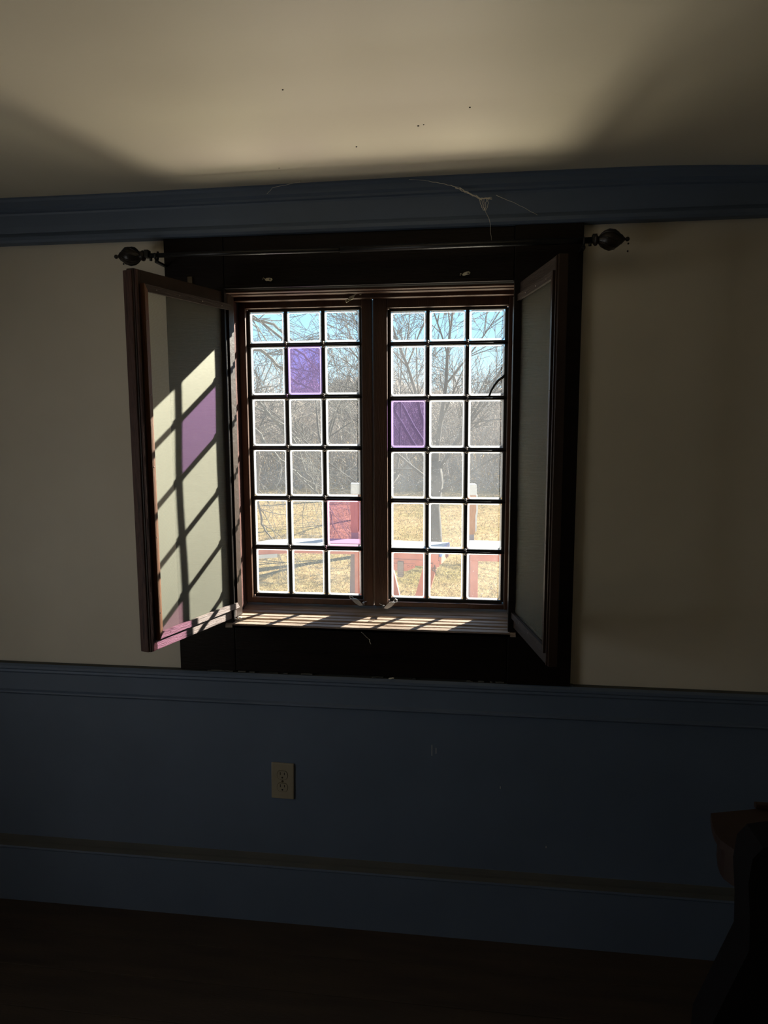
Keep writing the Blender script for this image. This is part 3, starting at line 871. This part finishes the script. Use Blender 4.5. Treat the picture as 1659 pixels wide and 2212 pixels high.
def grow(mb, p, d, length, r, depth, rnd, seg=5, droop=0.0, wild=.16, kids=(4, 7), n=5, ratio=.55, ang=(.45, 1.0), rmin=.0015):
    pts, rad = [p.copy()], [r]
    dirs = [d.copy()]
    cur, dd = p.copy(), d.copy()
    for i in range(seg):
        dd = (dd + Vector([rnd.uniform(-wild, wild) for _ in range(3)]) + Vector((0, 0, -droop))).normalized()
        cur = cur + dd * (length / seg)
        pts.append(cur.copy()); dirs.append(dd.copy())
        rad.append(max(rmin, r * (1 - .72 * (i + 1) / seg)))
    mb.tube(pts, rad, n if depth > 0 else 3, caps=False)
    if depth <= 0: return
    for k in range(rnd.randint(*kids)):
        t = rnd.uniform(.22, 1.0) * seg
        i = min(seg - 1, int(t)); f_ = t - i
        q = pts[i].lerp(pts[i + 1], f_)
        rr_ = lerp(rad[i], rad[i + 1], f_)
        nd = rand_perp(dirs[i + 1], rnd, rnd.uniform(*ang))
        grow(mb, q, nd, length * ratio * rnd.uniform(.7, 1.25), max(rmin, rr_ * .6), depth - 1, rnd, max(3, seg - 1), droop, wild, kids, max(3, n - 1), ratio, ang, rmin)

# brush thicket (nobody could count it)
g = MB()
rb = random.Random(77)
for k in range(2500):
    y = 17 + 11 * rb.random()
    x = -.13 * (y + 2) + rb.uniform(-.52, .46) * (y + 2)
    h = rb.uniform(1.3, 3.0) * (1.0 if rb.random() > .12 else 1.3)
    p = Vector((x, y, yard_h(x, y)))
    grow(g, p, Vector((rb.uniform(-.35, .35), rb.uniform(-.3, .3), 1)).normalized(), h, rb.uniform(.010, .024), 2 if k % 2 else 1, rb, 4, 0, .22, (3, 5), 3, .5, (.4, 1.1), .0045)
for k in range(1050):                      # low bramble at its foot
    y = 15.8 + 3 * rb.random()
    x = -.13 * (y + 2) + rb.uniform(-.52, .46) * (y + 2)
    grow(g, Vector((x, y, yard_h(x, y))), Vector((rb.uniform(-1, 1), rb.uniform(-.5, .5), .8)).normalized(), rb.uniform(.5, 1.1), .008, 1, rb, 4, .12, .3, (3, 5), 3, .6, (.4, 1.2), .004)
tag(g.build('brush_thicket', M['brush'], fix=False), 'tangled grey brown brush thicket across the far edge of the lawn', 'brush', kind='stuff')

def tree(name, x, y, limbs, trunk, seed, label, mat, depth=3, group=None, rmin=.003, kids=(4, 6), parts=True):
    """trunk: list of (offset, radius); limbs: list of (start, dir, length, radius)"""
    rnd = random.Random(seed)
    t = empty(name, (x, y, yard_h(x, y)), label=label, cat='tree', group=group)
    g = MB(); g.tube([p_ for p_, _ in trunk], [r_ for _, r_ in trunk], 10)
    g.build('trunk', mat, t, fix=False)
    for (p_, d_, l_, r_) in limbs:
        g = MB()
        grow(g, Vector(p_), Vector(d_).normalized(), l_, r_, depth, rnd, 7, 0, .11, kids, 6, .5, (.35, .85), rmin)
        g.build('limb', mat, t, fix=False)
    return t

# middle tree, behind the central table
tr = [((0, 0, -.05), .105), ((0, 0, .25), .085), ((-.02, 0, .55), .080), ((.03, 0, .90), .078), ((.0, 0, 1.2), .070)]
lim = [((-.0, 0, 1.15), (-.20, .1, 1), 2.5, .036), ((.0, 0, 1.1), (.10, -.1, 1), 2.7, .040), ((.02, 0, 1.0), (.42, .1, 1), 2.3, .032),
       ((.0, 0, .95), (-.55, -.1, .95), 2.2, .034), ((.03, 0, 1.05), (.75, 0, .95), 1.6, .024), ((.0, 0, .85), (-.9, .2, .75), 1.6, .026),
       ((0, 0, 1.12), (-.35, .25, 1), 2.4, .030), ((.02, 0, .75), (.85, .1, .55), 1.5, .022)]
tree('bare_tree', -.24, 8.0, lim, tr, 4, 'bare grey tree with fanning limbs rising behind the central painted table', M['bark'], 3, rmin=.0030, kids=(5, 8))
# leaning tree lower left of it
tr = [((0, 0, -.05), .07), ((.12, 0, .25), .065), ((.32, 0, .55), .055), ((.52, 0, .80), .045)]
lim = [((.52, 0, .80), (.6, 0, .8), 1.3, .022), ((.30, 0, .52), (-.3, .1, 1), 2.6, .022), ((.42, 0, .66), (.0, 0, 1), 3.1, .026), ((.50, 0, .78), (.10, .1, 1), 2.8, .022), ((.2, 0, .35), (-.9, 0, .7), 1.8, .022)]
tree('leaning_tree', -1.62, 10.9, lim, tr, 9, 'low leaning bare tree between the left timber post and the middle tree', M['bark'], 3, rmin=.0038, kids=(4, 7))
# second rank, seen above the brush
for i, (x, y, h, sd_) in enumerate(((-3.0, 13.5, 3.3, 31), (-5.3, 15, 3.0, 32), (1.3, 19, 3.3, 35))):
    rnd = random.Random(sd_)
    tr = [((0, 0, -.1), .09), ((.02, 0, h * .15), .07), ((-.02, 0, h * .32), .06)]
    lim = [((-.02, 0, h * (.26 + .02 * k)), (rnd.uniform(-.6, .6), rnd.uniform(-.3, .3), 1), h * rnd.uniform(.5, .7), .034) for k in range(5)]
    tree('bare_tree', x, y, lim, tr, sd_, ['bare tree rising above the brush behind the left post', 'bare tree standing in the brush at the far left', 'short bare tree in the brush at the right, behind the right post'][i],
         M['bark'], 3 if i < 2 else 2, rmin=.005, kids=(3, 5))

# near tree at the left: long pale limbs hang across the left sash
nt_ = empty('drooping_tree', (-3.1, 5.4, yard_h(-3.1, 5.4)), label='pale barked tree at the left whose long bare limbs hang across the left sash', cat='tree')
def ntp(mb, name):
    o = mb.build(name, M['bark_pale'], nt_, fix=False); o.location = (3.1, -5.4, -yard_h(-3.1, 5.4)); return o
g = MB(); g.tube([(-3.1, 5.4, -.3), (-3.08, 5.4, .8), (-3.0, 5.4, 1.9), (-2.85, 5.3, 2.9), (-2.7, 5.2, 3.6)], [.17, .14, .12, .10, .06], 12); ntp(g, 'trunk')
rn = random.Random(14)
paths = [
    ([(-2.85, 5.3, 2.75), (-2.35, 5.1, 2.66), (-2.02, 5.0, 2.58), (-1.76, 5.0, 2.52), (-1.60, 5.0, 2.42), (-1.42, 5.0, 2.29), (-1.2, 5.0, 2.2)], .020, .006),
    ([(-3.0, 5.4, 2.2), (-2.4, 5.1, 2.35), (-1.94, 5.0, 2.26), (-1.77, 5.0, 2.21), (-1.60, 5.0, 2.05), (-1.47, 5.0, 1.93), (-1.38, 5.0, 1.89), (-1.23, 5.0, 1.83), (-1.05, 5.0, 1.80), (-.85, 5.0, 1.74)], .021, .007),
    ([(-2.85, 5.3, 2.9), (-2.1, 5.3, 2.7), (-1.54, 5.3, 2.28), (-1.42, 5.3, 2.18), (-1.35, 5.3, 2.09), (-1.25, 5.3, 1.97), (-1.12, 5.3, 1.86)], .016, .004),
    ([(-3.05, 5.4, 1.7), (-2.4, 5.1, 1.95), (-1.88, 5.0, 1.75), (-1.74, 5.0, 1.59), (-1.61, 5.0, 1.48), (-1.48, 5.0, 1.31), (-1.41, 5.0, 1.08), (-1.30, 5.0, .92), (-1.20, 5.0, .80), (-1.11, 5.0, .62)], .018, .005),
    ([(-3.05, 5.4, 1.5), (-2.3, 4.9, 1.68), (-1.82, 4.7, 1.46), (-1.70, 4.7, 1.32), (-1.59, 4.7, 1.21), (-1.48, 4.7, 1.10), (-1.34, 4.7, .97), (-1.19, 4.7, .81), (-1.10, 4.7, .70), (-1.04, 4.7, .50)], .020, .006),
    ([(-3.07, 5.4, 1.2), (-2.3, 4.8, 1.5), (-1.80, 4.6, 1.30), (-1.75, 4.6, 1.15), (-1.77, 4.6, .95), (-1.76, 4.6, .79), (-1.74, 4.6, .57), (-1.67, 4.6, .46), (-1.58, 4.6, .33)], .018, .006),
    ([(-2.4, 5.1, 1.95), (-1.80, 5.0, 1.62), (-1.55, 5.0, 1.45), (-1.43, 5.0, 1.29), (-1.34, 5.0, 1.13), (-1.30, 5.0, .95)], .012, .004),
]
for pts, r0_, r1_ in paths:
    g = MB()
    P_ = [Vector(p_) for p_ in pts]
    fine = []
    for i in range(len(P_) - 1):
        for k in range(3):
            a_ = P_[max(i - 1, 0)]; b_ = P_[i]; c_ = P_[i + 1]; d_ = P_[min(i + 2, len(P_) - 1)]
            t = k / 3
            q = .5 * ((2 * b_) + (c_ - a_) * t + (2 * a_ - 5 * b_ + 4 * c_ - d_) * t * t + (3 * b_ - a_ - 3 * c_ + d_) * t ** 3)
            fine.append(q + Vector([rn.uniform(-.012, .012) for _ in range(3)]) * (1 if i else 0))
    fine.append(P_[-1])
    n_ = len(fine)
    g.tube(fine, [lerp(r0_, r1_, i / (n_ - 1)) for i in range(n_)], 7, caps=False)
    for k in range(15):
        i = rn.randint(5, n_ - 2)
        d_ = (fine[i + 1] - fine[i]).normalized()
        d_ = rand_perp(d_, rn, rn.uniform(.4, 1.0))
        d_.y *= .5; d_.normalize()
        grow(g, fine[i], d_, rn.uniform(.22, .65), lerp(r0_, r1_, i / n_) * .42, 2, rn, 6, .05, .26, (2, 4), 4, .5, (.4, 1.1), .0014)
    ntp(g, 'limb')

# ------------------------------------------------------------------ painted outdoor furniture
gz = yard_z
R = Matrix.Rotation
def at_(x, y, z, rz_=0): return Matrix.Translation((x, y, z)) @ R(rz_, 4, 'Z')

# central table, white planks over a red frame with a blue end
tb = empty('painted_table', (-.42, 4.0, gz), math.radians(-7), label='white topped outdoor table with red apron, blue end and slanting red legs', cat='table')
TH = .71
g = MB()
for k in range(3):
    g.box((-.16, -.205 + k * .14, TH - .028), (.47, -.205 + k * .14 + .134, TH), bev=.003)
g.build('tabletop', M['white_paint'], tb)
g = MB(); g.box((.470, -.205, TH - .052), (.490, .211, TH - .001), bev=.002); g.build('end_board', M['blue_paint'], tb)
g = MB(); g.box((-.15, -.200, TH - .115), (.465, -.175, TH - .028), bev=.003); g.box((-.15, -.212, TH - .135), (.47, -.195, TH - .085), bev=.002)
g.box((.36, -.214, TH - .105), (.462, -.196, TH - .030), bev=.002); g.box((.466, -.200, TH - .115), (.486, .205, TH - .054), bev=.002)
g.build('apron', M['red_paint'], tb)
g = MB(); g.box((-.15, .175, TH - .125), (.47, .200, TH - .028), bev=.003); g.build('apron', M['red_paint'], tb)
def slant_leg(x0, x1, y, name='leg'):
    g = MB()
    g.prism([(x0 - .034, TH - .105), (x0 + .034, TH - .105), (x1 + .030, 0), (x1 - .030, 0)], 'y', y - .02, y + .02)
    o = g.build(name, M['red_paint'], tb)
    b = MB(); b.tube([(x0, y - .026, TH - .135), (x0, y, TH - .135)], .011, 10); b.build('bolt', M['red_paint'], o)
    return o
slant_leg(.385, .215, -.222); slant_leg(.385, .215, .16); slant_leg(-.06, .09, -.150); slant_leg(-.06, .09, .12)
hb = MB()
hb.prism([(.03, TH - .120), (.27, TH - .120), (.27, TH - .150), (.20, TH - .180), (.10, TH - .180), (.03, TH - .150)], 'y', -.222, -.212)
plate = hb.build('hinge_plate', M['red_paint'], tb)
for x_ in (.052, .086, .214, .248):
    b = MB(); b.tube([(x_, -.230, TH - .140), (x_, -.215, TH - .140)], .010, 10); b.build('bolt', M['red_paint'], plate)
b = MB(); b.box((.125, -.240, TH - .225), (.175, -.218, TH - .100), bev=.003); b.box((.128, -.246, TH - .232), (.172, -.236, TH - .205), bev=.003)
b.build('strap', M['rail_wood'], plate)['label'] = 'metal strap end'
hk = MB(); hk.tube([(.435 + .018 * math.cos(a_), -.226, TH - .155 + .014 * math.sin(a_)) for a_ in [math.radians(d_) for d_ in range(30, 331, 30)]], .0035, 6)
hk.tube([(.435, -.226, TH - .120), (.437, -.226, TH - .160), (.448, -.226, TH - .205)], .0035, 6); hk.build('hook', M['iron'], tb)

# long white seat with red curved apron at the left
bl = empty('painted_bench', (-1.1, 4.0, gz), 0, label='white topped bench with curved red apron standing left of the central table', cat='bench')
g = MB()
ptsT = [(-.60, .655), (-.42, .690), (-.12, .708), (.18, .712), (.47, .712)]
g.prism(ptsT + [(x_, z_ + .022) for x_, z_ in ptsT[::-1]], 'y', -.14, .10); g.build('seat', M['white_paint'], bl)
g = MB()
g.prism([(-.60, .585), (-.42, .622), (-.12, .640), (.47, .640)] + [(x_, z_ - .001) for x_, z_ in ptsT[::-1]], 'y', -.13, -.10); g.build('apron', M['red_paint'], bl)
g = MB()
g.prism([(-.585, .585), (-.44, .618), (-.28, .632), (-.28, .600), (-.44, .585), (-.585, .550)], 'y', -.135, -.10); g.build('rail', M['white_paint'], bl)
for x_ in (.43, -.9):
    for y_ in (-.115, .08):
        if x_ < 0: continue
        g = MB(); g.box((x_ - .035, y_ - .02, 0), (x_ + .035, y_ + .02, .712), bev=.003); g.build('leg', M['red_paint'], bl)
g = MB(); g.box((-.66, -.115, 0), (-.60, -.075, .66), bev=.003); g.build('leg', M['red_paint'], bl)
g = MB(); g.box((-.66, .045, 0), (-.60, .085, .66), bev=.003); g.build('leg', M['red_paint'], bl)
# right bench
br = empty('painted_bench', (.62, 4.0, gz), 0, label='white topped bench with red apron standing right of the central table', cat='bench')
g = MB(); g.box((-.36, -.20, .705), (.62, .16, .730), bev=.004); g.build('seat', M['white_paint'], br)
g = MB(); g.box((-.35, -.19, .615), (.60, -.165, .705), bev=.003); g.build('apron', M['red_paint'], br)
for x_ in (-.315, .55):
    for y_ in (-.165, .12):
        g = MB(); g.box((x_ - .032, y_ - .02, 0), (x_ + .032, y_ + .02, .705), bev=.003); g.build('leg', M['red_paint'], br)

def post(x, y, lean, label):
    t = empty('timber_post', (x, y, gz), 0, label=label, cat='post')
    t.rotation_euler = (0, lean, math.radians(8))
    g = MB(); g.box((-.032, -.03, 0), (.032, .03, .80), bev=.004); g.build('lower_post', M['grey_wood'], t)
    g = MB()
    pr_ = [(-.047, 1.12), (.047, 1.12), (.047, .98), (.040, .94), (.040, .80), (.028, .775), (-.028, .775), (-.040, .80), (-.040, .94), (-.047, .98)]
    g.prism(pr_, 'y', -.045, .045); g.build('upper_post', M['tan_wood'], t)
    g = MB(); g.prism([(.040, .80), (.040, .94), (.047, .98), (.047, 1.12), (.060, 1.12), (.062, .97), (.054, .93), (.050, .80)], 'y', -.045, .045); g.build('edge_strip', M['white_paint'], t)
    g = MB(); g.box((-.047, -.047, 1.12), (.050, .047, 1.215), bev=.006); g.build('cap', M['white_paint'], t)
post(-.79, 4.24, math.radians(2), 'orange brown timber post with white cap, seen through the left sash')
post(.273, 4.24, math.radians(-.5), 'orange brown timber post with white cap, seen through the right sash')
